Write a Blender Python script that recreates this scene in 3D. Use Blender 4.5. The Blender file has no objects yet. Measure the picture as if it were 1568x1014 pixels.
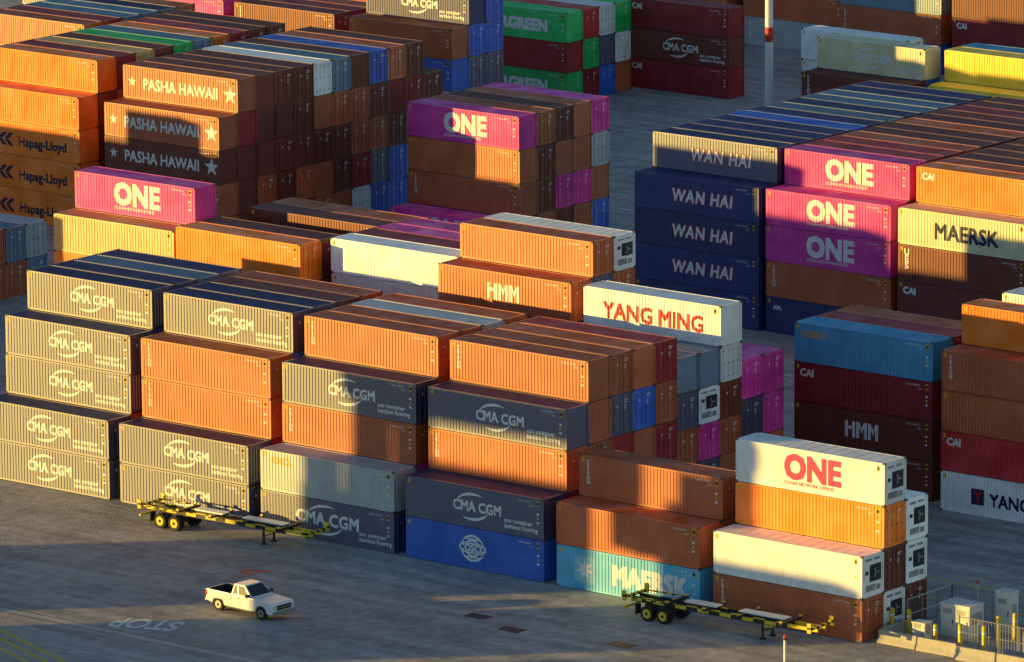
import bpy, bmesh, math, random
from mathutils import Vector, Matrix
random.seed(7)
scene=bpy.context.scene
COL=scene.collection
# ------------------------------------------------------------ materials
def new_mat(name):
    m=bpy.data.materials.new(name);m.use_nodes=True
    return m,m.node_tree.nodes,m.node_tree.links,m.node_tree.nodes["Principled BSDF"]
def simple(name,col,rough=.5,metal=0,var=.12,scale=3.0,ior=1.5,spec=.5):
    m,n,l,b=new_mat(name)
    b.inputs["Roughness"].default_value=rough;b.inputs["Metallic"].default_value=metal
    b.inputs["IOR"].default_value=ior;b.inputs["Specular IOR Level"].default_value=spec
    tc=n.new("ShaderNodeTexCoord");no=n.new("ShaderNodeTexNoise");no.inputs["Scale"].default_value=scale;no.inputs["Detail"].default_value=4
    l.new(tc.outputs["Object"],no.inputs["Vector"])
    mx=n.new("ShaderNodeMixRGB");mx.inputs[1].default_value=(*[c*(1-var*2) for c in col],1);mx.inputs[2].default_value=(*[min(1,c*(1+var)) for c in col],1)
    l.new(no.outputs["Fac"],mx.inputs[0]);l.new(mx.outputs[0],b.inputs["Base Color"])
    return m
def paint_mat(name,roof=False):
    m,n,l,b=new_mat(name)
    oi=n.new("ShaderNodeObjectInfo");tc=n.new("ShaderNodeTexCoord")
    add=n.new("ShaderNodeVectorMath");add.operation='ADD'
    sc=n.new("ShaderNodeMath");sc.operation='MULTIPLY';sc.inputs[1].default_value=137.0
    l.new(oi.outputs["Random"],sc.inputs[0]);l.new(tc.outputs["Object"],add.inputs[0]);l.new(sc.outputs[0],add.inputs[1])
    hs=n.new("ShaderNodeHueSaturation");mr=n.new("ShaderNodeMapRange");mr.inputs[3].default_value=.80;mr.inputs[4].default_value=1.2
    l.new(oi.outputs["Random"],mr.inputs[0]);l.new(mr.outputs[0],hs.inputs["Value"]);l.new(oi.outputs["Color"],hs.inputs["Color"])
    # sun-faded version of the same paint
    fd=n.new("ShaderNodeHueSaturation");fd.inputs["Saturation"].default_value=.94 if not roof else .75;fd.inputs["Value"].default_value=1.3 if not roof else 1.2
    l.new(hs.outputs[0],fd.inputs["Color"])
    n1=n.new("ShaderNodeTexNoise");n1.inputs["Scale"].default_value=.55;n1.inputs["Detail"].default_value=4
    l.new(add.outputs[0],n1.inputs["Vector"])
    r1=n.new("ShaderNodeValToRGB");r1.color_ramp.elements[0].position=.35;r1.color_ramp.elements[1].position=.75
    l.new(n1.outputs["Fac"],r1.inputs[0])
    m1=n.new("ShaderNodeMixRGB")
    l.new(r1.outputs[0],m1.inputs[0]);l.new(hs.outputs[0],m1.inputs[1]);l.new(fd.outputs[0],m1.inputs[2])
    mp=n.new("ShaderNodeMapping");mp.inputs["Scale"].default_value=(3.2,3.2,.25) if not roof else (.8,2.0,1)
    l.new(add.outputs[0],mp.inputs[0])
    n2=n.new("ShaderNodeTexNoise");n2.inputs["Scale"].default_value=1.4;n2.inputs["Detail"].default_value=5;n2.inputs["Roughness"].default_value=.65
    l.new(mp.outputs[0],n2.inputs["Vector"])
    r2=n.new("ShaderNodeValToRGB");r2.color_ramp.elements[0].position=.54;r2.color_ramp.elements[1].position=.82
    r2.color_ramp.elements[1].color=(.28 if not roof else .5,)*3+(1,)
    l.new(n2.outputs["Fac"],r2.inputs[0])
    m2=n.new("ShaderNodeMixRGB");m2.inputs[2].default_value=(.05,.026,.016,1) if not roof else (.13,.075,.055,1)
    l.new(r2.outputs[0],m2.inputs[0]);l.new(m1.outputs[0],m2.inputs[1])
    n3=n.new("ShaderNodeTexNoise");n3.inputs["Scale"].default_value=4.5;n3.inputs["Detail"].default_value=5;n3.inputs["Roughness"].default_value=.7
    l.new(add.outputs[0],n3.inputs["Vector"])
    r3=n.new("ShaderNodeValToRGB");r3.color_ramp.elements[0].position=.71 if not roof else .60;r3.color_ramp.elements[1].position=.79
    r3.color_ramp.elements[1].color=(.7,)*3+(1,)
    l.new(n3.outputs["Fac"],r3.inputs[0])
    m3=n.new("ShaderNodeMixRGB");m3.inputs[2].default_value=(.20,.06,.018,1)
    l.new(r3.outputs[0],m3.inputs[0]);l.new(m2.outputs[0],m3.inputs[1])
    l.new(m3.outputs[0],b.inputs["Base Color"])
    rr=n.new("ShaderNodeMapRange");rr.inputs[3].default_value=.38 if not roof else .5;rr.inputs[4].default_value=.50 if not roof else .75
    l.new(n2.outputs["Fac"],rr.inputs[0]);l.new(rr.outputs[0],b.inputs["Roughness"])
    b.inputs["IOR"].default_value=2.6 if not roof else 1.5
    if roof: b.inputs["Specular IOR Level"].default_value=.4
    else: l.new(oi.outputs["Alpha"],b.inputs["Specular IOR Level"])
    return m
M_SIDE=paint_mat("container_paint");M_ROOF=paint_mat("container_roof_paint",True)
M_CAST=simple("casting_steel",(.12,.09,.07),.6,.3)
M_WHITE=simple("marking_white",(.82,.82,.80),.45,0,.06,3,2.2,.6)
M_YEL=simple("marking_yellow",(.75,.45,.02),.5)
M_BLK=simple("marking_black",(.015,.015,.017),.5)
M_RED=simple("marking_red",(.5,.02,.03),.5)
M_PINK=simple("marking_pink",(.5,.01,.14),.5)
M_NAVY=simple("marking_navy",(.01,.02,.07),.5)
M_LBLUE=simple("marking_light_blue",(.30,.62,.76),.5)
M_DARK=simple("reefer_machinery_dark",(.03,.03,.035),.5,.2)
M_GAL=simple("galvanised_steel",(.38,.39,.40),.4,.6)
M_WPAINT=simple("vehicle_white_paint",(.82,.82,.82),.25,0,.03)
M_GLASS=simple("vehicle_glass",(.02,.025,.03),.08,0,.05)
M_TYRE=simple("tyre_rubber",(.018,.018,.018),.85)
M_TRIM=simple("dark_trim",(.03,.03,.03),.55)
M_CONC=simple("concrete",(.45,.42,.36),.85,0,.15)
M_YP=simple("chassis_yellow_paint",(.88,.6,.03),.5,0,.2)
M_LAMPR=simple("lamp_red",(.5,.02,.01),.3)
M_LAMPW=simple("lamp_clear",(.7,.7,.65),.15)
M_RPAINT=simple("mast_red_paint",(.6,.05,.02),.5)

PALC=dict(brown=(.48,.084,.004,.26),dkbrown=(.17,.028,.014,.15),maroon=(.31,.012,.020,.12),red=(.52,.018,.022,.12),navy=(.007,.016,.10,.5),navy_shade=(.007,.018,.13,.2),blue=(.006,.11,.58,.2),  # second navy: bluer, less glossy copy with shade put into the colour
 teal=(.02,.27,.48,.25),maersk=(.06,.47,.76,.25),magenta=(.74,.030,.33,.12),orange=(.88,.21,.003,.12),white=(.82,.82,.80,.25),gray=(.42,.47,.48,.35),green=(.006,.48,.11,.15),
 cream=(.78,.70,.42,.25),yellow=(.92,.68,.02,.2),steel=(.07,.17,.27,.4),tan=(.58,.34,.08,.4))
# ------------------------------------------------------------ mesh helpers
def box(bm,x0,x1,y0,y1,z0,z1,mi=0,M=None):
    co=[(x0,y0,z0),(x1,y0,z0),(x1,y1,z0),(x0,y1,z0),(x0,y0,z1),(x1,y0,z1),(x1,y1,z1),(x0,y1,z1)]
    vs=[bm.verts.new(M@Vector(c) if M else c) for c in co]
    for f in ((3,2,1,0),(4,5,6,7),(0,1,5,4),(1,2,6,5),(2,3,7,6),(3,0,4,7)):
        bm.faces.new([vs[i] for i in f]).material_index=mi
def cyl(bm,c,axis,r,h,seg=16,mi=0,r2=None):
    r2=r if r2 is None else r2
    ax={'x':Vector((1,0,0)),'y':Vector((0,1,0)),'z':Vector((0,0,1))}[axis] if isinstance(axis,str) else axis.normalized()
    t=ax.orthogonal().normalized();u=ax.cross(t)
    c=Vector(c)
    a=[bm.verts.new(c+(t*math.cos(2*math.pi*i/seg)+u*math.sin(2*math.pi*i/seg))*r) for i in range(seg)]
    b=[bm.verts.new(c+ax*h+(t*math.cos(2*math.pi*i/seg)+u*math.sin(2*math.pi*i/seg))*r2) for i in range(seg)]
    for i in range(seg):
        bm.faces.new((a[i],a[(i+1)%seg],b[(i+1)%seg],b[i])).material_index=mi
    bm.faces.new(a[::-1]).material_index=mi;bm.faces.new(b).material_index=mi
def strip(bm,pts_a,pts_b,mi=0):
    A=[bm.verts.new(p) for p in pts_a];B=[bm.verts.new(p) for p in pts_b]
    for i in range(len(A)-1):
        bm.faces.new((A[i],A[i+1],B[i+1],B[i])).material_index=mi
def finish(bm,name,mats):
    bmesh.ops.recalc_face_normals(bm,faces=bm.faces[:])
    me=bpy.data.meshes.new(name);bm.to_mesh(me);bm.free()
    for m in mats: me.materials.append(m)
    return me
def addobj(me,name,loc=(0,0,0),rz=0,parent=None):
    o=bpy.data.objects.new(name,me);COL.objects.link(o);o.location=loc;o.rotation_euler=(0,0,rz)
    if parent: o.parent=parent
    return o
PER=.278;DEP=.034;Y0=.010
def prof(x):
    t=((x-.16)%PER)/PER
    if t<.28: return Y0
    if t<.5: return Y0+DEP*(t-.28)/.22
    if t<.78: return Y0+DEP
    return Y0+DEP*(1-(t-.78)/.22)
def breaks(a,b):
    out=[a];k=math.floor((a-.16)/PER)
    while True:
        for t in (0,.28,.5,.78):
            x=.16+(k+t)*PER
            if x>=b-.002: out.append(b);return out
            if x>a+.002: out.append(x)
        k+=1
WD=2.438
def container_mesh(L,H,kind):
    bm=bmesh.new()
    pw=.15;br=.16;tr=.10
    reef=kind=='reefer'
    for y in (0,WD-.12):
        box(bm,pw,L-pw,y,y+.12,.03,br,0);box(bm,pw,L-pw,y,y+.12,H-tr,H-.02,0)
    for x in (0,L-pw):
        for y in (0,WD-pw): box(bm,x,x+pw,y,y+pw,.12,H-.12,0)
        box(bm,x,x+pw-.02,pw,WD-pw,.03,br,0);box(bm,x,x+pw-.02,pw,WD-pw,H-tr,H-.02,0)
    for x in (-.003,L-.175):
        for y in (-.003,WD-.175):
            for z in (0,H-.12): box(bm,x,x+.178,y,y+.178,z,z+.12,2)
    box(bm,.13,L-.13,.12,WD-.12,.08,.12,2)
    if not reef:
        xs=breaks(pw,L-pw)
        for s in (0,1):
            f=(lambda v:v) if s==0 else (lambda v:WD-v)
            strip(bm,[(x,f(prof(x)),br) for x in xs],[(x,f(prof(x)),H-tr) for x in xs],0)
        zs=lambda x:H-.03-(prof(x)-Y0)*.6
        strip(bm,[(x,.12,zs(x)) for x in xs],[(x,WD-.12,zs(x)) for x in xs],1)
    else:
        for s in (0,1):
            y=.012 if s==0 else WD-.012
            x=pw
            while x<L-pw-.01:
                x2=min(x+.92,L-pw)
                strip(bm,[(x,y,br),(x2,y,br)],[(x,y,H-tr),(x2,y,H-tr)],0)
                yy=(.006,.012) if s==0 else (WD-.012,WD-.006)
                box(bm,x-.015 if x>pw else x,x+.015,yy[0],yy[1],br,H-tr,0)
                x=x2
        strip(bm,[(pw,.12,H-.03),(L-pw,.12,H-.03)],[(pw,WD-.12,H-.03),(L-pw,WD-.12,H-.03)],1)
        for i in range(12):
            x=.9+i*.95
            if x<L-.3: box(bm,x,x+.04,.13,WD-.13,H-.03,H-.018,1)
    def end_wall(xo,sgn):
        ys=breaks(pw,WD-pw)
        strip(bm,[(xo-sgn*(prof(y)+.01),y,br) for y in ys],[(xo-sgn*(prof(y)+.01),y,H-tr) for y in ys],0)
    def doors(xo,sgn):
        a=xo-sgn*.05
        strip(bm,[(a,pw,br),(a,WD-pw,br)],[(a,pw,H-tr),(a,WD-pw,H-tr)],0)
        mid=WD/2
        for (ya,yb) in ((pw+.03,mid-.02),(mid+.02,WD-pw-.03)):
            n=4;hh=(H-tr-br)/n
            for i in range(n):
                x0,x1=sorted((a,a+sgn*.02));box(bm,x0,x1,ya+.04,yb-.04,br+i*hh+.06,br+(i+1)*hh-.06,0)
            for yy in (ya+.22,yb-.22):
                cyl(bm,(a+sgn*.045,yy,br),'z',.02,H-tr-br,6,0)
                for zz in (br+.25,H/2,H-tr-.3):
                    x0,x1=sorted((a,a+sgn*.06));box(bm,x0,x1,yy-.06,yy+.06,zz,zz+.06,2)
        x0,x1=sorted((a+sgn*.02,a+sgn*.024))
        for i,w in enumerate((.5,.36,0,.2,.2,.2)):
            if w: box(bm,x0,x1,mid+.3,mid+.3+w,H-.52-i*.13,H-.475-i*.13,4)
        box(bm,x0,x1,mid-.5,mid-.38,H-.9,H-.76,4)
        for i in range(2): box(bm,x0,x1,.28+.26*i,.28+.26*i+.1,H-.24,H-.19,5)
    def reefer_unit(xo,sgn):
        a=xo-sgn*.06
        strip(bm,[(a,pw,br),(a,WD-pw,br)],[(a,pw,H-tr),(a,WD-pw,H-tr)],0)
        def b(y0,y1,z0,z1,d0,d1,mi):
            x0,x1=sorted((a+sgn*d0,a+sgn*d1));box(bm,x0,x1,y0,y1,z0,z1,mi)
        b(.3,WD-.3,H*.80,H-.2,0,.03,0)
        b(.42,1.1,H*.84,H-.3,.03,.045,3);b(1.34,2.0,H*.84,H-.3,.03,.045,3)
        b(.9,WD-.25,1.0,H*.74,.0,.012,6)
        cyl(bm,(a+sgn*.012,WD*.64,H*.55),Vector((sgn,0,0)),.45,.04,24,6)
        cyl(bm,(a+sgn*.052,WD*.64,H*.55),Vector((sgn,0,0)),.38,.01,24,6)
        for k in range(3):
            an=k*math.pi*2/3
            box(bm,-.005,.005,-.03,.36,-.05,.05,3,Matrix.Translation((a+sgn*.07,WD*.64,H*.55))@Matrix.Rotation(an,4,'X'))
        b(.3,.85,1.0,H*.74,.0,.05,0)
        b(.38,.72,1.55,1.8,.05,.056,6)
        b(.3,WD-.3,.22,.95,.0,.03,0)
        b(.45,1.5,.4,.8,.03,.036,6);b(1.6,2.05,.4,.75,.03,.05,3)
        for i in range(5): b(.47,1.48,.44+i*.07,.46+i*.07,.036,.045,0)
    if reef: reefer_unit(L,1);doors(0,-1)
    elif kind=='door': doors(L,1);end_wall(0,-1)
    else: end_wall(L,1);doors(0,-1)
    return finish(bm,"container_"+kind,[M_SIDE,M_ROOF,M_CAST,M_GAL,M_WHITE,M_YEL,M_DARK])
MC={}
def cmesh(L,H,kind):
    k=(L,H,kind)
    if k not in MC: MC[k]=container_mesh(L,H,kind)
    return MC[k]
# ------------------------------------------------------------ painted markings
def text_bm(bm,s,size,x,z,mi,bold=.0,align='LEFT',sx=1.0,spacing=1.0,line=1.0,shear=0,yo=0):
    cu=bpy.data.curves.new("t",'FONT');cu.body=s;cu.size=size;cu.align_x=align
    cu.space_character=spacing;cu.space_line=line;cu.resolution_u=2;cu.shear=shear
    ob=bpy.data.objects.new("t",cu);COL.objects.link(ob)
    dg=bpy.context.evaluated_depsgraph_get();dg.update()
    me=bpy.data.meshes.new_from_object(ob.evaluated_get(dg))
    offs=[(0,0)]
    if bold>0:
        d=bold*size;offs=[(-d,-d),(d,-d),(-d,d),(d,d),(0,0)]
    for k,(ox,oz) in enumerate(offs):
        n0=len(bm.faces);v0=len(bm.verts)
        bm.from_mesh(me);bm.verts.ensure_lookup_table();bm.faces.ensure_lookup_table()
        for v in bm.verts[v0:]:
            v.co=Vector((x+v.co.x*sx+ox,yo-.0012*k,z+v.co.y+oz))
        for f in bm.faces[n0:]: f.material_index=mi
    bpy.data.objects.remove(ob);bpy.data.meshes.remove(me);bpy.data.curves.remove(cu)
def poly(bm,pts,mi,y=0):
    f=bm.faces.new([bm.verts.new((p[0],y,p[1])) for p in pts]);f.material_index=mi
def arc(bm,cx,cz,rx,rz,a0,a1,w,mi):
    n=16;o=[];i_=[]
    for k in range(n+1):
        t=k/n;a=math.radians(a0+(a1-a0)*t);ww=w*math.sin(math.pi*min(1,t*.9+.08))
        o.append((cx+(rx)*math.cos(a),cz+(rz)*math.sin(a)));i_.append((cx+(rx-ww)*math.cos(a),cz+(rz-ww)*math.sin(a)))
    for k in range(n): poly(bm,[o[k],o[k+1],i_[k+1],i_[k]],mi,.001)
def star(bm,cx,cz,r,mi,y=-.006,n=5,q=.38):
    P=[(cx+(r if k%2==0 else r*q)*math.sin(k*math.pi/n),cz+(r if k%2==0 else r*q)*math.cos(k*math.pi/n)) for k in range(2*n)]
    for k in range(2*n): poly(bm,[(cx,cz),P[k],P[(k+1)%(2*n)]],mi,y)
def rect(bm,x0,x1,z0,z1,mi,y=0): poly(bm,[(x0,z0),(x1,z0),(x1,z1),(x0,z1)],mi,y)
MK=[M_WHITE,M_YEL,M_BLK,M_RED,M_PINK,M_NAVY,M_LBLUE]
W_,Y_,K_,R_,P_,N_,B_=range(7)
def vert_text(bm,s,size,x,z,mi): text_bm(bm,"\n".join(s),size,x,z,mi,.03,'CENTER',1.1,1,.78)
def hmm(bm,x,z,w,h,mi):
    s=w/3.3;t=.2*s+.08
    for k in range(3):
        a=x+k*1.13*s
        rect(bm,a,a+t,z,z+h,mi);rect(bm,a+s-t,a+s,z,z+h,mi)
        if k==0: rect(bm,a+t,a+s-t,z+h*.5,z+h*.5+.2*h,mi)
        else:
            m_=a+s/2
            poly(bm,[(a+t,z+h),(a+t,z+h*.68),(m_,z+h*.28),(m_,z+h*.6)],mi)
            poly(bm,[(m_,z+h*.6),(m_,z+h*.28),(a+s-t,z+h*.68),(a+s-t,z+h)],mi)
def draw(bm,d,L,H):
    if d=='cma':
        text_bm(bm,"CMA CGM",1.0,4.2,1.15,W_,.03,sx=.92)
        arc(bm,5.9,1.5,1.45,.95,55,165,.2,W_);arc(bm,5.9,1.45,1.45,.95,235,345,.2,W_)
        text_bm(bm,"eco container\nbamboo flooring",.44,8.7,.85,W_,.025,line=.9)
    elif d=='cma2':
        text_bm(bm,"CMA CGM",1.25,3.2,1.1,W_,.03,sx=1)
        arc(bm,5.9,1.5,1.7,1.05,60,165,.2,W_);arc(bm,5.9,1.45,1.7,1.05,240,345,.2,W_)
        text_bm(bm,"eco container\nbamboo flooring",.44,9.0,.85,W_,.018,line=.9)
    elif d in('one','oner'):
        c=W_ if d=='one' else P_
        text_bm(bm,"ONE",2.3,4.0,.85,c,.045,sx=.96)
        text_bm(bm,"OCEAN NETWORK EXPRESS",.32,4.0,.42,c,.015,sx=1.0)
    elif d=='pasha':
        text_bm(bm,"PASHA HAWAII",1.35,L/2,.95,W_,.024,'CENTER',.92);star(bm,1.0,1.5,.5,W_);star(bm,L-.85,1.45,.85,W_)
    elif d=='wanhai':
        text_bm(bm,"WAN HAI",1.4,3.75,.95,R_,.07,'LEFT',.9,1.14,shear=.15)
        text_bm(bm,"WAN HAI",1.4,3.75,.95,W_,.026,'LEFT',.9,1.14,shear=.15,yo=-.008)
    elif d=='maersk':
        text_bm(bm,"MAERSK",1.85,4.7,.8,W_,.05,sx=.9,spacing=1.06);rect(bm,1.5,3.3,.55,2.35,B_);star(bm,2.4,1.45,.75,W_,-.006,7,.45)
    elif d=='maerskn': text_bm(bm,"MAERSK",1.75,3.4,.8,N_,.03,sx=.95)
    elif d=='ym': text_bm(bm,"YANG MING",1.62,1.75,.85,R_,.03,sx=.98)
    elif d=='ymn':
        text_bm(bm,"YANG MING",1.3,4.2,.85,N_,.03,sx=.95);rect(bm,2.6,3.7,.8,1.95,N_);text_bm(bm,"Y",1.1,2.85,1.0,R_,.04,yo=-.006)
    elif d=='hmm': hmm(bm,4.5,.85,3.0,1.2,W_)
    elif d=='cosco':
        cx,cz=5.9,1.45
        for r in (.95,.62):arc(bm,cx,cz,r*1.1,r,0,180,.16,W_);arc(bm,cx,cz,r*1.1,r,180,360,.16,W_)
        for k in (-2,-1,1,2): rect(bm,cx-1.0+abs(k)*.12,cx+1.0-abs(k)*.12,cz+k*.32-.05,cz+k*.32+.05,W_,-.007)
        text_bm(bm,"COSCO",.68,cx,cz-.22,W_,.04,'CENTER',yo=-.008)
    elif d=='coscos': text_bm(bm,"COSCO",.62,.6,1.9,Y_,.04)
    elif d=='hapag':
        text_bm(bm,"Hapag-Lloyd",1.15,5.0,.85,N_,.03,sx=.98)
        for k in range(2):
            x=2.6+k*.75
            poly(bm,[(x,1.3),(x+.6,.75),(x+1.1,.75),(x+.5,1.3)],N_);poly(bm,[(x,1.34),(x+.5,1.34),(x+1.1,1.9),(x+.6,1.9)],N_)
    elif d=='cai': text_bm(bm,"CAI",.75,.5,1.9,W_,.045)
    elif d=='triton': vert_text(bm,"TRITON",.36,.75,2.3,W_)
    elif d=='tex': vert_text(bm,"TEXTAINER",.3,.7,2.35,W_)
    elif d=='ues': vert_text(bm,"UES",.7,.8,2.1,W_)
    elif d=='xcl': text_bm(bm,"CXCL",.7,1.0,2.0,Y_,.03)
    elif d=='apl': text_bm(bm,"APL",.5,.7,1.9,W_,.04)
    elif d=='evergreen': text_bm(bm,"EVERGREEN",1.5,1.6,.9,W_,.06,sx=1.03)
    text_bm(bm,random.choice(("TCNU 482913","CMAU 571620","TRHU 290417")),.2,L-2.3,H-.42,W_)
    text_bm(bm,"45G1",.18,L-1.3,H-.66,W_)
    rect(bm,L-.62,L-.40,H-.62,H-.2,Y_,.001);rect(bm,L-.60,L-.42,H-.5,H-.32,K_,-.006)
    if d not in('pasha','wanhai','oner','ym'):
        for k in range(3): rect(bm,L-.62,L-.45,H-1.2-.3*k,H-1.06-.3*k,Y_ if k%2 else W_)
        rect(bm,.22,.42,H-.5,H-.2,Y_)
DM={}
def decal_mesh(d,L,H,flat):
    k=(d,L,H,flat)
    if k in DM: return DM[k]
    bm=bmesh.new();draw(bm,d,L,H)
    if not flat:
        x0=min(v.co.x for v in bm.verts);x1=max(v.co.x for v in bm.verts)
        for x in breaks(max(.16,x0),x1)[1:-1]:
            g=[f for f in bm.faces if min(v.co.x for v in f.verts)<x-1e-4<max(v.co.x for v in f.verts)-2e-4]
            if not g: continue
            es={e for f in g for e in f.edges};vs={v for f in g for v in f.verts}
            bmesh.ops.bisect_plane(bm,geom=list(vs)+list(es)+g,dist=1e-5,plane_co=(x,0,0),plane_no=(1,0,0))
        for v in bm.verts: v.co.y+=prof(v.co.x)-.004
    else:
        for v in bm.verts: v.co.y+=.001
    me=bpy.data.meshes.new("marking_"+d);bm.to_mesh(me);bm.free()
    for m in MK: me.materials.append(m)
    DM[k]=me
    return me
# ------------------------------------------------------------ stacks
SP=2.4702;BP=13.289;S=2.59
MIX=['brown']*9+['dkbrown']*3+['maroon']*3+['navy']*3+['blue']*2+['white','steel','red','gray','magenta']
BRN=['brown']*5+['dkbrown']*9+['maroon']*3
def block(x0,y0,slots,ov={},pal=MIX,L=12.19,marks=True):
    hs=[[2.9]*s if isinstance(s,int) else list(s) for s in slots]
    for i,col in enumerate(hs):
        z=0
        for t,H in enumerate(col,1):
            c,d,kind=ov.get((i,t),(None,None,None))
            if c is None: c=random.choice(pal)
            if kind is None: kind='reefer' if (c=='white' and random.random()<.6) else random.choice(('door','door','wall'))
            o=addobj(cmesh(L,H,kind),"shipping_container",(x0+random.uniform(-.04,.04),y0+i*SP+random.uniform(-.01,.01),z))
            o.color=PALC[c]
            front=(i==0 or len(hs[i-1])<t)
            if (d or front) and marks:
                if d is None: d=random.choice(('triton','triton','tex','cai','plain')) if c!='white' else 'plain'
                addobj(decal_mesh(d,L,H,kind=='reefer'),"side_markings",(0,0,0),0,o)
            z+=H
C_=('navy','cma',None);CB=('navy','cma2',None);T_=('brown','triton',None);X_=('brown',None,None)
five=[5,5,5,5]
block(-3*BP,0,[2,4]+five+[4,4],{(0,1):C_,(0,2):C_,(1,3):C_,(1,4):C_,(2,5):C_,(3,5):('navy',None,None),(4,5):('steel',None,None),(5,5):('navy',None,None)})
block(-2*BP,0,[2,4]+five+[4,4,4],{(0,1):C_,(0,2):C_,(1,3):T_,(1,4):T_,(2,5):C_,(3,5):('navy',None,None),(4,5):('dkbrown',None,None),(5,5):X_})
block(-BP,0,[2,4]+five+[[S]*5]*2+[[S]*5+[2.9],[S]*5+[2.9,S],[S]*5+[2.9,S],[S]*5],
  {(0,1):CB,(0,2):('gray','xcl','wall'),(1,3):T_,(1,4):C_,(2,5):T_,(3,5):X_,(4,5):('gray',None,'door'),(5,5):('brown',None,None),
   (8,6):('brown','hmm','door'),(9,7):('brown','plain','door'),(10,7):('white','plain','reefer')})
block(0,0,[2,4]+five+[[S]*5]*2+[[S]*5+[2.9],4,4],
  {(0,1):('blue','cosco','wall'),(0,2):C_,(1,3):T_,(1,4):C_,(2,5):T_,(3,5):X_,(4,5):X_,(5,5):('maroon',None,'door'),
   (2,4):X_,(3,4):('navy',None,'door'),(4,4):('blue',None,'door'),(5,4):('brown',None,'door'),(6,4):('navy',None,'door'),(6,5):('steel',None,'wall'),(7,5):('steel',None,'wall'),
   (7,4):('white',None,'reefer'),(8,5):('white',None,'door'),(8,6):('white','ym','wall'),(8,4):('dkbrown',None,'door'),
   (9,4):('magenta',None,'door'),(10,4):('magenta',None,'door'),(9,3):('navy',None,None),(10,3):('magenta',None,'door'),(7,3):('magenta',None,'door')})
block(BP,0,[2,3],{(0,1):('maersk','maersk','wall'),(0,2):('brown','plain','wall'),(1,3):T_})
block(2*BP,0,[2,4,3],{(0,1):T_,(0,2):('white','plain','reefer'),(1,4):('white','oner','reefer'),(1,3):('orange','plain','door'),(1,2):('dkbrown',None,'door'),(1,1):('white',None,'reefer'),
   (2,3):('white',None,'reefer'),(2,2):('white',None,'reefer'),(2,1):('dkbrown',None,'door')})
block(-4*BP,22.1,[5,6,[S]*5,[S]*5],{(0,5):('tan','plain','door'),(0,4):('orange','plain','door'),(1,6):('magenta','one','wall'),(2,5):('white','plain','reefer'),(3,5):('dkbrown',None,None)})
block(-3*BP,21.2,[[3.04]*5,[3.04]*5],{(0,5):('orange','plain','door'),(1,5):('dkbrown',None,'door')})
block(-3*BP,29.5,[[S]*5+[2.4],[S]*5+[2.4]],{(0,6):('dkbrown','plain','door'),(1,6):('brown',None,'door')},L=13.7)
block(-2*BP,23.4,[[S]*6]*4,{(0,6):('white','plain','wall'),(0,5):('white','plain','wall'),(0,4):('orange','plain','wall'),(1,6):('maroon',None,None),(2,6):('magenta',None,None),(3,6):('magenta',None,None)})
block(-94.4,45,[2,2,2],{(2,2):('gray',None,'door')})
block(7.3,35,[4,4,4],{(0,4):('teal','coscos','wall'),(0,3):('maroon','cai','wall'),(0,2):('dkbrown','hmm','wall'),(0,1):('dkbrown','plain',None),(1,4):('maroon',None,None),(2,4):('brown',None,None)},BRN)
block(21.3,33.5,[4,5,4,5],{(0,1):('white','ymn','wall'),(0,2):('red','cai','wall'),(0,3):('brown','plain','wall'),(0,4):('brown','triton','wall'),(1,5):('orange','plain','wall'),(3,5):('white','plain','wall')},BRN)
HP=('orange','hapag','wall')
block(-109,72.3,[4]+[5]*10,{(0,1):HP,(0,2):HP,(0,3):HP,(0,4):('orange','plain','wall'),(1,5):('orange','plain','wall'),
   (3,5):('tan',None,None),(5,5):('green',None,None),(6,5):('steel',None,None),(7,5):('orange',None,None)},BRN)
PA=('brown','pasha','wall')
block(-93.8,72.3,[4]+[5]*10+[4],{(0,4):PA,(0,3):('dkbrown','pasha','wall'),(0,2):PA,(0,1):PA,(1,5):PA,(5,5):('white',None,'door'),(6,5):('steel',None,'door'),(8,5):('blue',None,'door'),(9,5):('brown',None,None),
   (7,1):('white',None,'door'),(8,1):('blue',None,'door'),(9,1):('blue',None,'door'),(8,2):('navy',None,'door'),(9,2):('blue',None,'door'),(10,2):('steel',None,'door'),(10,3):('navy',None,'door')},BRN,L=13.0)
block(-122.6,88,[5]*6,{},MIX)
block(-72.9,85.2,[1,4,4,4,4,4],{(0,1):('magenta','one','wall'),(1,4):('magenta','one','wall'),(1,3):('brown','plain','wall'),(1,2):T_,(5,4):('magenta',None,'door'),(5,3):('gray',None,'door'),
   (3,2):('magenta',None,'door'),(4,2):('magenta',None,'door'),(5,1):('blue',None,'door')},BRN)
WH=('navy_shade','wanhai','wall')
block(-37.9,74.2,[4]+[5]*12,{(0,4):WH,(0,3):WH,(0,2):WH,(0,1):('navy_shade','apl','wall'),(1,5):('navy','wanhai','wall')},['navy_shade','navy_shade','navy_shade','steel','blue'],L=12.5)
block(-24.9,74.5,[4]+[5]*12,{(0,4):('magenta','one','wall'),(0,3):('magenta','one','wall'),(0,2):T_,(0,1):('navy_shade','apl','wall'),(1,5):('magenta','one','wall')},BRN)
block(-12,74.5,[4]+[5]*12,{(0,4):('cream','maerskn','wall'),(0,3):('dkbrown','ues','wall'),(0,2):('dkbrown','cai','wall'),(1,5):('orange','cai','wall')},BRN)
block(-106,119,[4,5,5],{(0,4):('brown','plain','wall'),(1,5):('navy_shade','cma','wall'),(2,5):('blue',None,'door'),(2,4):('blue',None,'door')})
EG=('green','evergreen','wall')
block(-114.2,146,[3]*4,{(0,3):EG,(0,2):('maroon','plain','wall'),(0,1):EG,(1,3):('red',None,'door'),(2,3):('white',None,'door'),(1,2):('green',None,'door'),(3,2):('white',None,'door'),(3,3):('green',None,'door')})
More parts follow.
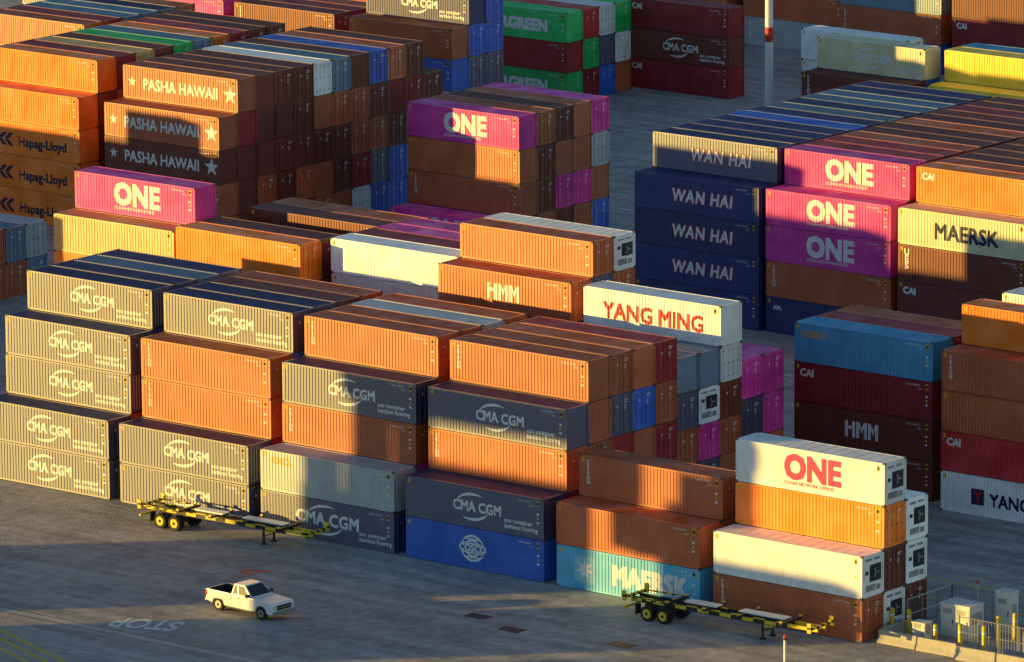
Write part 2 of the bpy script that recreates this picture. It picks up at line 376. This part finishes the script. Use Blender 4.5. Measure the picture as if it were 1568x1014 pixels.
block(-103.3,157,[3],{(0,3):('maroon','cai','wall'),(0,2):('dkbrown','cma','wall'),(0,1):('maroon','cai','wall')})
block(-75,146.8,[2,3],{(0,2):('dkbrown','triton','wall'),(1,3):('cream','cma','wall')})
block(-79,152.2,[3],{(0,3):('white','plain','reefer'),(0,2):('white','plain','reefer')})
block(-61.5,148,[2,3,3],{(0,2):('yellow','plain','wall'),(1,3):('yellow','plain','wall'),(2,3):('teal',None,None)})
for x,y,ts in ((-120,119,[4,4,4]),(-133.6,119,[4,5,4]),(-147,119,[5,4]),(-128,150,[4,4,3]),(-141.5,150,[4]*3),(-155,150,[4]*3),(-150,180,[4,4,4]),(-136,182,[4,3,4]),(-122.5,182,[3,4,4]),(-109,183,[3,3]),(-95,180,[3,4,4]),(-81.5,180,[4,4,4]),(-68,182,[3,4]),(-54,180,[4,4,3]),(-40,178,[3,3]),(-168,180,[4,4]),(-165,205,[4,4]),(-150,207,[4,4]),(-136,207,[4,4]),(-122,207,[5,4]),(-108,207,[4,4]),(-94,207,[4,4]),(-80,207,[4,4])):
    block(x,y,ts,{},MIX,marks=True)
# ------------------------------------------------------------ unseen stacks and cranes added south-west of the frame to shape the evening shadows
EL=math.radians(6.0);PHI=math.radians(45);CT=1/math.tan(PHI)
offx=-74*CT
def shadow_stack(x,y,n,L=12.19): block(x,y,[n],{},MIX,L=L,marks=False)  # unseen stack added to block low sun, height sets the shadow edge
for n,t in ((2,5),(0,6),(-2,3),(-3,2)): shadow_stack(n*BP+offx,-74,t)
shadow_stack(BP+offx,-74,7,2.99)
shadow_stack(-BP+offx+6.1,-74,5,6.058)
for x,t in ((43.4,3),(60.5,4)): shadow_stack(x+offx,-74,t)
for xd,yd,t,l in ((-37.9,74.2,7,12.19),(-51,74,5,12.19),(-64,74,5,12.19),(-93.5,72.3,5,12.19),(-107.5,72.3,5,12.19),(-121,72.3,5,12.19)): shadow_stack(xd-(yd-28)*CT,28,t,l)
for xd,t in ((-73.5,6),(-65.5,5)): shadow_stack(xd-(87.7-28)*CT,28,t,6.058)
for xd,t in ((-24.9,7),(-12,6)): shadow_stack(xd-74.5*CT,0,t)
M_SHADOW_CRANE=simple("shadow_crane_paint",(.5,.5,.52),.5)
def shadow_crane(X0,X1,legw,ya,over,load=None):  # unseen gantry, legs and girders added as sun blockers
    bm=bmesh.new();yb=-73.8
    for x in (X0,X1):
        for y in (ya,yb): 
            box(bm,x,x+(legw if x==X0 else .9),y,y+1.2,1.2,21.1,0)
            box(bm,x-1,x+2.4,y-.2,y+1.4,.5,1.2,1)
            for k in range(2): cyl(bm,(x-.4+1.9*k,y+.2,.55),'y',.55,.7,16,1)
        box(bm,x,x+.8,ya+1.2,yb,20,21,0)
    for y in (ya,yb): box(bm,X0-1,X1+over,y,y+1.2,21.1,23.0,0)
    if load is not None:
        # trolley, ropes, head block and spreader, added for their shadow
        box(bm,load+.5,load+5.5,ya,yb+1.2,23.0,24.6,1)
        box(bm,load+.2,load+5.86,-75.6,-73.4,17.3,17.8,0);box(bm,load+1.0,load+5.0,-75.4,-73.6,17.8,20.0,0)
        for a in (1.2,4.8):
            for b_ in (-75.2,-73.8): cyl(bm,(load+a,b_,20.0),'z',.04,3.2,6,1)
    return addobj(finish(bm,"shadow_gantry_crane",[M_SHADOW_CRANE,M_TRIM]),"shadow_gantry_crane")
shadow_crane(offx-8,offx+11.6,2.4,-77.5,2.5)  # thick leg and girder placed to band the front stacks with shade
LX=BP+offx+5.3
g=shadow_crane(BP+offx-1.2,BP+offx+10.0,.7,-75.7,1.2,LX)  # second added gantry, shades upper tiers while the pickup stays sunlit
o=addobj(cmesh(6.058,2.9,'door'),"shadow_load_container",(LX,-75.7,14.3),0,g);o.color=PALC['blue']  # unseen container hung here only for the shade it casts
# ------------------------------------------------------------ ground
def ground_mat():
    m,n,l,b=new_mat("asphalt")
    tc=n.new("ShaderNodeTexCoord")
    def noise(scale,det,vecscale=None,rot=0):
        no=n.new("ShaderNodeTexNoise");no.inputs["Scale"].default_value=scale;no.inputs["Detail"].default_value=det
        mp=n.new("ShaderNodeMapping");mp.inputs["Scale"].default_value=vecscale or (1,1,1);mp.inputs["Rotation"].default_value=(0,0,rot)
        l.new(tc.outputs["Object"],mp.inputs[0]);l.new(mp.outputs[0],no.inputs["Vector"]);return no.outputs["Fac"]
    def ramp(s,a,b_,c0,c1):
        r=n.new("ShaderNodeValToRGB");r.color_ramp.elements[0].position=a;r.color_ramp.elements[1].position=b_
        r.color_ramp.elements[0].color=(*c0,1);r.color_ramp.elements[1].color=(*c1,1);l.new(s,r.inputs[0]);return r.outputs[0]
    def mul(a,b_,f=1):
        x=n.new("ShaderNodeMixRGB");x.blend_type='MULTIPLY';x.inputs[0].default_value=f;l.new(a,x.inputs[1]);l.new(b_,x.inputs[2]);return x.outputs[0]
    c=ramp(noise(.06,5),.3,.7,(.41,.385,.36),(.52,.49,.455))
    c=mul(c,ramp(noise(.5,5,(.10,1.5,1),.12),.35,.7,(.70,.70,.70),(1.1,1.1,1.1)))
    c=mul(c,ramp(noise(.22,4,(1,1,1),.6),.42,.50,(.86,.86,.87),(1.03,1.03,1.03)))
    c=mul(c,ramp(noise(1.2,6),.35,.65,(.8,.8,.8),(1.12,1.12,1.12)))
    c=mul(c,ramp(noise(12,3),.3,.7,(.85,.85,.85),(1.1,1.1,1.1)))
    br=n.new("ShaderNodeTexBrick");br.offset=0;br.inputs["Scale"].default_value=1;br.inputs["Brick Width"].default_value=26.6;br.inputs["Row Height"].default_value=11;br.inputs["Mortar Size"].default_value=.03
    br.inputs["Color1"].default_value=(1,1,1,1);br.inputs["Color2"].default_value=(.93,.93,.93,1);br.inputs["Mortar"].default_value=(.6,.6,.6,1)
    l.new(tc.outputs["Object"],br.inputs["Vector"])
    c=mul(c,br.outputs["Color"])
    # unseen south-west ground darkened so shaded fronts reflect less warm light
    sx=n.new("ShaderNodeSeparateXYZ");l.new(tc.outputs["Object"],sx.inputs[0])
    ad=n.new("ShaderNodeMath");ad.operation='ADD';l.new(sx.outputs[0],ad.inputs[0]);l.new(sx.outputs[1],ad.inputs[1])
    mr=n.new("ShaderNodeMapRange");mr.inputs[1].default_value=-95;mr.inputs[2].default_value=-65;l.new(ad.outputs[0],mr.inputs[0])
    mx=n.new("ShaderNodeMixRGB");mx.inputs[1].default_value=(.05,.05,.052,1);l.new(mr.outputs[0],mx.inputs[0]);l.new(c,mx.inputs[2]);c=mx.outputs[0]
    l.new(c,b.inputs["Base Color"]);b.inputs["Roughness"].default_value=.7;b.inputs["Specular IOR Level"].default_value=.5
    bp=n.new("ShaderNodeBump");bp.inputs["Strength"].default_value=1;bp.inputs["Distance"].default_value=.06
    l.new(noise(7,4),bp.inputs["Height"]);l.new(bp.outputs[0],b.inputs["Normal"])
    return m
bm=bmesh.new();R=6000
bm.faces.new([bm.verts.new(v) for v in((-R,-R,0),(R,-R,0),(R,R,0),(-R,R,0))])
addobj(finish(bm,"ground",[ground_mat()]),"ground")
# painted lines, plates
M_LW=simple("road_paint_white",(.8,.8,.78),.7,0,.3,2.5);M_LY=simple("road_paint_yellow",(.85,.55,.03),.7,0,.3,2.5)
M_PL=simple("steel_plate_dark",(.05,.05,.055),.5,.4);M_OR=simple("spray_orange",(.85,.12,.02),.7)
def line(bm,x0,y0,x1,y1,w,mi):
    d=Vector((x1-x0,y1-y0,0));nn=Vector((-d.y,d.x,0)).normalized()*w/2
    a=Vector((x0,y0,0));b=Vector((x1,y1,0))
    f=bm.faces.new([bm.verts.new(v) for v in(a-nn,b-nn,b+nn,a+nn)]);f.material_index=mi
bm=bmesh.new()
for k in range(3): line(bm,-16.0+k*.2,-28.9-k*1.2,4.0+k*.2,-36.6-k*1.2,.28,1)
for k in range(4): line(bm,-20,-27.2-.32*k,40,-27.2-.32*k,.11,2 if k in(0,3) else 0)
for y in (108,113,121,128,135,142): line(bm,-66,y,-44 ,y,.32,0)
for x in (-58,-51): line(bm,x,104,x-6,140,.26,0)
for y in (66.5,62.5): line(bm,-100,y,30,y,.16,0)
for y in (30.6,12.5,17.0): line(bm,31,y,60,y,.2,1)
for x in (40,46,52): line(bm,x,17.2,x,30.4,.16,1)
for (x,y) in ((26.6,-9.9),(18.4,-11.2),(14.4,-9.8)):
    line(bm,x-.9,y,x+.9,y,1.1,2)
line(bm,-6.4,-9.7,-4.7,-9.1,.5,3);line(bm,-6.1,-10.3,-5.0,-10.5,.35,3)
for k in range(5): line(bm,-36+9*k,-1.0,-34.5+9*k,-1.0,.12,0)
me=finish(bm,"paint",[M_LW,M_LY,M_PL,M_OR]);addobj(me,"ground_markings",(0,0,.005))
cu=bpy.data.curves.new("stop",'FONT');cu.body="STOP";cu.size=2.0;cu.align_x='CENTER';cu.offset=.06
t=bpy.data.objects.new("t",cu);COL.objects.link(t);dg=bpy.context.evaluated_depsgraph_get();dg.update()
me=bpy.data.meshes.new_from_object(t.evaluated_get(dg));bpy.data.objects.remove(t)
for v in me.vertices: v.co.y*=1.7
me.materials.clear();me.materials.append(M_LW)
addobj(me,"road_lettering",(-2.2,-23.7,.005),math.pi+.35)
# ------------------------------------------------------------ pickup truck
def wheel(bm,x,y,r,w,side,mt,mr):
    cyl(bm,(x,y,r),'y',r,w,24,mt)
    yo=y-.012 if side<0 else y+w
    cyl(bm,(x,yo,r),'y',r*.62,.012,20,mr);cyl(bm,(x,yo-.03 if side<0 else yo+.012,r),'y',r*.2,.03,12,mt)
def pickup():
    root=bpy.data.objects.new("pickup_truck",None);COL.objects.link(root)
    def extr(pts,y0,y1,mi,bm):
        A=[bm.verts.new((x,y0,z)) for x,z in pts];B=[bm.verts.new((x,y1,z)) for x,z in pts]
        bm.faces.new(A).material_index=mi;bm.faces.new(B[::-1]).material_index=mi
        for i in range(len(pts)): bm.faces.new((A[i],B[i],B[(i+1)%len(pts)],A[(i+1)%len(pts)])).material_index=mi
    def archpts(cx,r,z0):
        return [(cx+r*math.cos(a),max(z0,.38+r*math.sin(a))) for a in [math.pi*(1-k/10) for k in range(11)]]
    CB_,CF=-.75,1.05
    bm=bmesh.new()
    pts=[(-2.9,.55)]+archpts(-1.85,.5,.42)+archpts(1.85,.5,.42)+[(2.75,.42),(2.9,.55),(2.92,.98),(2.8,1.12),(CF,1.24),(CB_+.02,1.24),(CB_+.02,.8),(-2.9,.8)]
    extr(pts,-.97,.97,0,bm)
    for y in (-.97,.87): box(bm,-2.9,CB_+.01,y,y+.1,.8,1.26,0)
    box(bm,-2.92,-2.82,-.865,.865,.55,1.26,0)
    me=finish(bm,"body",[M_WPAINT,M_TRIM]);o=addobj(me,"body",parent=root)
    bv=o.modifiers.new("b",'BEVEL');bv.width=.035;bv.segments=3;bv.limit_method='ANGLE'
    bm=bmesh.new()
    b0=[(CF,-.93,1.24),(CF,.93,1.24),(CB_,.93,1.24),(CB_,-.93,1.24)];t0=[(.3,-.74,1.9),(.3,.74,1.9),(CB_+.12,.74,1.9),(CB_+.12,-.74,1.9)]
    vb=[bm.verts.new(v) for v in b0];vt=[bm.verts.new(v) for v in t0]
    bm.faces.new(vt);bm.faces.new(vb[::-1])
    for i in range(4): bm.faces.new((vb[i],vb[(i+1)%4],vt[(i+1)%4],vt[i]))
    o=addobj(finish(bm,"cab",[M_WPAINT]),"cab",parent=root)
    bv=o.modifiers.new("b",'BEVEL');bv.width=.05;bv.segments=3;bv.limit_method='ANGLE'
    bm=bmesh.new()
    box(bm,-2.8,CB_-.03,-.86,.86,.805,.82,1)
    box(bm,-2.8,CB_-.03,.845,.865,.82,1.25,1);box(bm,-2.8,CB_-.03,-.865,-.845,.82,1.25,1);box(bm,-2.815,-2.8,-.84,.84,.82,1.25,1);box(bm,CB_-.03,CB_-.012,-.84,.84,.82,1.25,1)
    addobj(finish(bm,"bed_liner",[M_WPAINT,M_TRIM]),"bed_liner",parent=root)
    bm=bmesh.new()
    def panel(c,mi,off):
        n_=(Vector(c[1])-Vector(c[0])).cross(Vector(c[2])-Vector(c[1])).normalized()
        ctr=sum((Vector(v) for v in c),Vector())/len(c)
        if n_.dot(ctr-Vector((.0,0,1.4)))<0: n_=-n_
        bm.faces.new([bm.verts.new(Vector(v)+n_*off) for v in c]).material_index=mi
    def lerp(a,b,t): return tuple(a[i]+(b[i]-a[i])*t for i in range(3))
    def inset(q,u0,u1,v0,v1):
        f=lambda u,v: lerp(lerp(q[0],q[1],u),lerp(q[3],q[2],u),v)
        return [f(u0,v0),f(u1,v0),f(u1,v1),f(u0,v1)]
    for i,u0,u1 in ((0,.05,.95),(2,.1,.9)):
        q=[b0[i],b0[(i+1)%4],t0[(i+1)%4],t0[i]];panel(inset(q,u0,u1,.08,.92),0,.008)
    for i in (1,3):
        q=[b0[i],b0[(i+1)%4],t0[(i+1)%4],t0[i]]
        for u0,u1 in (((.14,.62),(.68,.93)) if i==1 else ((.07,.32),(.38,.86))): panel(inset(q,u0,u1,.08,.88),0,.008)
    addobj(finish(bm,"windows",[M_GLASS]),"windows",parent=root)
    bm=bmesh.new()
    box(bm,2.9,2.95,-.62,.62,.70,1.0,1);box(bm,2.96,2.965,-.6,.6,.83,.87,3)
    for y in (-.93,.66): box(bm,2.86,2.935,y,y+.27,.76,1.0,2)
    box(bm,2.85,3.02,-.95,.95,.42,.64,3);box(bm,-3.03,-2.9,-.93,.93,.5,.66,3)
    for y in (-.985,.86): box(bm,-2.935,-2.8,y,y+.125,.86,1.18,4)
    for s in (-1,1):
        box(bm,.72,.88,min(s*.95,s*1.2),max(s*.95,s*1.2),1.26,1.46,1)
        for x in (-.7,-.15,.95):
            box(bm,x,x+.014,min(s*.971,s*.974),max(s*.971,s*.974),.55,1.2,1)
        box(bm,-.1,.07,min(s*.972,s*.995),max(s*.972,s*.995),1.05,1.09,1)
        box(bm,-1.2,1.3,min(s*.9,s*.96),max(s*.9,s*.96),.33,.41,1)
    for x in (-1.85,1.85):
        wheel(bm,x,-.97,.4,.26,-1,5,3);wheel(bm,x,.71,.4,.26,1,5,3)
        cyl(bm,(x,-.7,.4),'y',.06,1.4,8,1)
    box(bm,-2.7,2.6,-.45,.45,.3,.5,1)
    addobj(finish(bm,"trim_and_wheels",[M_WPAINT,M_TRIM,M_LAMPW,M_GAL,M_LAMPR,M_TYRE]),"trim_and_wheels",parent=root)
    return root
pk=pickup();pk.location=(1.6,-18.2,0);pk.rotation_euler=(0,0,math.radians(-3));pk.scale=(1.07,1.07,1.07)
# ------------------------------------------------------------ chassis trailers
def chassis(L):
    bm=bmesh.new()
    for y in (-.5,.38):
        box(bm,.3,L-2.6,y,y+.12,1.0,1.05,3);box(bm,.3,L-2.6,y+.05,y+.07,1.05,1.3,3);
        n=int((L-2.9)/.9)
        for k in range(n):
            x=.3+k*(L-2.9)/n
            box(bm,x,x+(L-2.9)/n,y-.01,y+.13,1.3,1.36,0 if k%2 else 1)
            box(bm,x,x+(L-2.9)/n,y-.015 if y<0 else y+.1,y+.02 if y<0 else y+.135,1.05,1.3,0 if k%2==0 else 1)
        box(bm,L-2.6,L-.2,y,y+.12,1.12,1.34,0)
    for x in (.25,3.6,6.6,9.4,L-2.8,L-.45):
        box(bm,x,x+.25,-1.2,1.2,1.36,1.5,0 if x in(.25,L-.45) else 1)
        if x in(.25,L-.45):
            for k in range(4): box(bm,x-.01,x+.26,-1.19+k*.6,-.9+k*.6,1.365,1.505,1)
        for y in (-1.2,1.06): box(bm,x+.02,x+.23,y,y+.14,1.5,1.62,0)
    for x in (.15,L-.45):
        for y in (-1.33,1.21):
            box(bm,x,x+.3,y,y+.12,1.2,1.85,0);box(bm,x-.01,x+.31,y-.005,y+.125,1.45,1.6,1)
    for y in (-1.2,1.12):
        for k in range(8):
            x=.5+k*.39;box(bm,x,x+.39,y,y+.08,1.38,1.46,k%2)
    for x in (2.1,3.4):
        cyl(bm,(x,-1.05,.52),'y',.08,2.1,10,3)
        for y,s in ((-1.22,-1),(-.92,-1),(.66,1),(.96,1)): wheel(bm,x,y,.52,.27,s,2,0)
    box(bm,1.5,4.0,-.6,-.42,.62,.98,3);box(bm,1.5,4.0,.42,.6,.62,.98,3)
    box(bm,1.1,1.2,-1.15,-.6,.35,1.0,2);box(bm,1.1,1.2,.6,1.15,.35,1.0,2)
    lx=L-4.6
    for y in (-.62,.5):
        box(bm,lx,lx+.14,y,y+.12,.12,1.0,3);box(bm,lx-.1,lx+.25,y-.06,y+.18,.0,.12,3)
    box(bm,lx+.03,lx+.1,-.5,.5,.55,.62,3)
    box(bm,lx+.14,lx+.9,-.58,-.54,.9,1.0,0)
    for x,l in ((4.6,2.6),(L-6.6,3.7)): box(bm,x,x+l,-.40,.40,1.52,1.6,5);box(bm,x+.1,x+l-.1,-.36,.36,1.37,1.52,3)
    box(bm,.1,.25,-1.15,1.15,.62,.75,0)
    box(bm,.3,.7,-.3,.3,.95,1.0,3)
    return finish(bm,"chassis",[M_YP,M_BLK,M_TYRE,M_TRIM,M_GAL,M_WHITE])
cm=chassis(15.6)
addobj(cm,"container_chassis_trailer",(-21.2,-3.0,0),math.radians(1.0))
addobj(cm,"container_chassis_trailer",(22.0,-2.9,0),math.radians(1.5))
# ------------------------------------------------------------ light mast
bm=bmesh.new();z=0
for h,mi in ((7.0,0),(1.4,1),(4.6,0),(1.4,1),(16,0)):
    cyl(bm,(0,0,z),'z',.42-.005*z,h,20,mi,.42-.005*(z+h));z+=h
cyl(bm,(0,0,0),'z',.7,.4,20,2);cyl(bm,(0,0,z),'z',1.2,.12,20,2)
for k in range(8):
    a=k*math.pi/4;box(bm,-.25,.25,-.15,.15,-.2,.2,3,Matrix.Translation((1.15*math.cos(a),1.15*math.sin(a),z+.35))@Matrix.Rotation(a,4,'Z'))
addobj(finish(bm,"mast",[M_WHITE,M_RPAINT,M_GAL,M_TRIM]),"light_mast",(-83,152.5,0))
# ------------------------------------------------------------ utility corner at the right
for (x,y,h) in ((38.9,3.3,1.7),(40.0,3.6,1.7),(45.4,1.8,1.9),(46.9,2.35,1.9),(46.4,4.7,2.0),(46.8,6.0,2.0),(49.9,2.8,1.9),(43.0,2.4,1.4)):
    bm=bmesh.new();cyl(bm,(0,0,0),'z',.15,h,14,0);cyl(bm,(0,0,h),'z',.15,.05,14,0,.05);cyl(bm,(0,0,h*.72),'z',.153,.14,14,1);cyl(bm,(0,0,0),'z',.25,.06,14,2)
    addobj(finish(bm,"bollard",[M_YP,M_WHITE,M_CONC]),"safety_bollard",(x,y,0))
def barrier(l):
    bm=bmesh.new();p=[(-.3,0),(.3,0),(.3,.1),(.14,.35),(.09,.85),(-.09,.85),(-.14,.35),(-.3,.1)]
    A=[bm.verts.new((0,a,b)) for a,b in p];B=[bm.verts.new((l,a,b)) for a,b in p]
    bm.faces.new(A);bm.faces.new(B[::-1])
    for i in range(8): bm.faces.new((A[i],B[i],B[(i+1)%8],A[(i+1)%8]))
    return finish(bm,"barrier",[M_CONC])
bmh=barrier(3.0)
for x,y,a in ((39.5,1.0,0),(42.7,.9,.02),(46.0,.5,.05),(39.4,1.5,1.5),(49.2,.6,.02)): addobj(bmh,"concrete_barrier",(x,y,0),a)
M_CAB=simple("cabinet_paint",(.7,.7,.66),.5)
def cabinet(w,d_,h):
    bm=bmesh.new();box(bm,-.1,w+.1,-.1,d_+.1,0,.2,2);box(bm,0,w,0,d_,.2,h,0);box(bm,-.05,w+.05,-.05,d_+.05,h,h+.08,0)
    n=max(1,int(w/.9))
    for k in range(n):
        x=k*w/n+.06;box(bm,x,x+w/n-.12,-.02,-.0,.35,h-.15,0);box(bm,x+w/n-.28,x+w/n-.22,-.05,-.02,h*.45,h*.58,1)
        for j in range(5): box(bm,x+.12,x+w/n-.35,-.026,-.02,h*.75+j*.07,h*.75+j*.07+.03,1)
    for j in range(6): box(bm,w,w+.01,.2,d_-.2,h*.5+j*.12,h*.5+j*.12+.05,1)
    return finish(bm,"cabinet",[M_CAB,M_TRIM,M_CONC])
addobj(cabinet(2.3,1.6,2.3),"electrical_cabinet",(42.0,4.4,0));addobj(cabinet(1.2,.9,2.9),"electrical_cabinet",(44.4,7.2,0));addobj(cabinet(1.0,.8,1.3),"electrical_cabinet",(41.2,2.3,0))
bm=bmesh.new()
def fence(pts):
    for (a,b) in zip(pts[:-1],pts[1:]):
        a=Vector((*a,0));b=Vector((*b,0));d_=b-a;n=max(1,round(d_.length/1.6));u=d_.normalized()
        for k in range(n+1): cyl(bm,a+d_*k/n,'z',.05,2.2,8,0)
        for zz in (.15,1.1,2.12): cyl(bm,a+Vector((0,0,zz)),u,.035,d_.length,6,0)
        m=int(d_.length/.22)
        for k in range(m): cyl(bm,a+d_*(k+.5)/m+Vector((0,0,.15)),'z',.012,1.97,4,0)
fence([(39.3,4.4),(39.3,9.5),(54,9.5)]);fence([(44.6,2.8),(54,2.8)])
addobj(finish(bm,"fence",[M_GAL]),"metal_fence")
bm=bmesh.new();cyl(bm,(0,0,0),'z',.07,3.2,10,0);box(bm,-.15,.15,-.12,.12,3.2,3.5,0);cyl(bm,(0,0,3.5),'z',.09,.18,12,1);cyl(bm,(0,0,0),'z',.25,.3,12,2)
addobj(finish(bm,"beacon",[M_GAL,M_LAMPR,M_CONC]),"warning_beacon_post",(43.6,6.3,0))
bm=bmesh.new();cyl(bm,(0,0,0),'z',.09,1.7,12,0);cyl(bm,(0,0,1.7),'z',.16,.1,12,1);cyl(bm,(0,0,1.8),'z',.1,.22,12,2);cyl(bm,(0,0,0),'z',.22,.15,12,1)
addobj(finish(bm,"post",[M_WHITE,M_TRIM,M_RPAINT]),"marker_post",(38.2,-7.6,0))
# ------------------------------------------------------------ camera
cp=(290.1976,-345.8838,111.9745);yaw,pit,roll,f=.6817,.2098,-.0074,10317.
fw=Vector((-math.sin(yaw)*math.cos(pit),math.cos(yaw)*math.cos(pit),-math.sin(pit)))
r=Vector((math.cos(yaw),math.sin(yaw),0));u=r.cross(fw)
r2=r*math.cos(roll)+u*math.sin(roll);u2=-r*math.sin(roll)+u*math.cos(roll)
cam=bpy.data.cameras.new("camera");co=bpy.data.objects.new("camera",cam);COL.objects.link(co)
M=Matrix.Identity(4)
for i in range(3): M[i][0]=r2[i];M[i][1]=u2[i];M[i][2]=-fw[i];M[i][3]=cp[i]
co.matrix_world=M
cam.sensor_width=36;cam.lens=f/1568*36;cam.clip_start=1;cam.clip_end=20000
scene.camera=co
# ------------------------------------------------------------ light
sun=bpy.data.lights.new("sun",'SUN');so=bpy.data.objects.new("sun",sun);COL.objects.link(so)
d=Vector((math.cos(PHI)*math.cos(EL),math.sin(PHI)*math.cos(EL),-math.sin(EL)))
so.rotation_euler=d.to_track_quat('-Z','Y').to_euler()
sun.energy=7.8;sun.angle=math.radians(.5);sun.color=(1,.64,.13)
w=bpy.data.worlds.new("World");scene.world=w;w.use_nodes=True
nt=w.node_tree;sk=nt.nodes.new("ShaderNodeTexSky");sk.sky_type='NISHITA';sk.sun_disc=False
sk.sun_elevation=EL;s_=-d
sk.sun_rotation=math.atan2(s_.x,s_.y);sk.dust_density=0;sk.ozone_density=2
nt.links.new(sk.outputs[0],nt.nodes["Background"].inputs[0]);nt.nodes["Background"].inputs[1].default_value=.2
scene.view_settings.view_transform='Standard';scene.view_settings.look='None';scene.view_settings.exposure=0
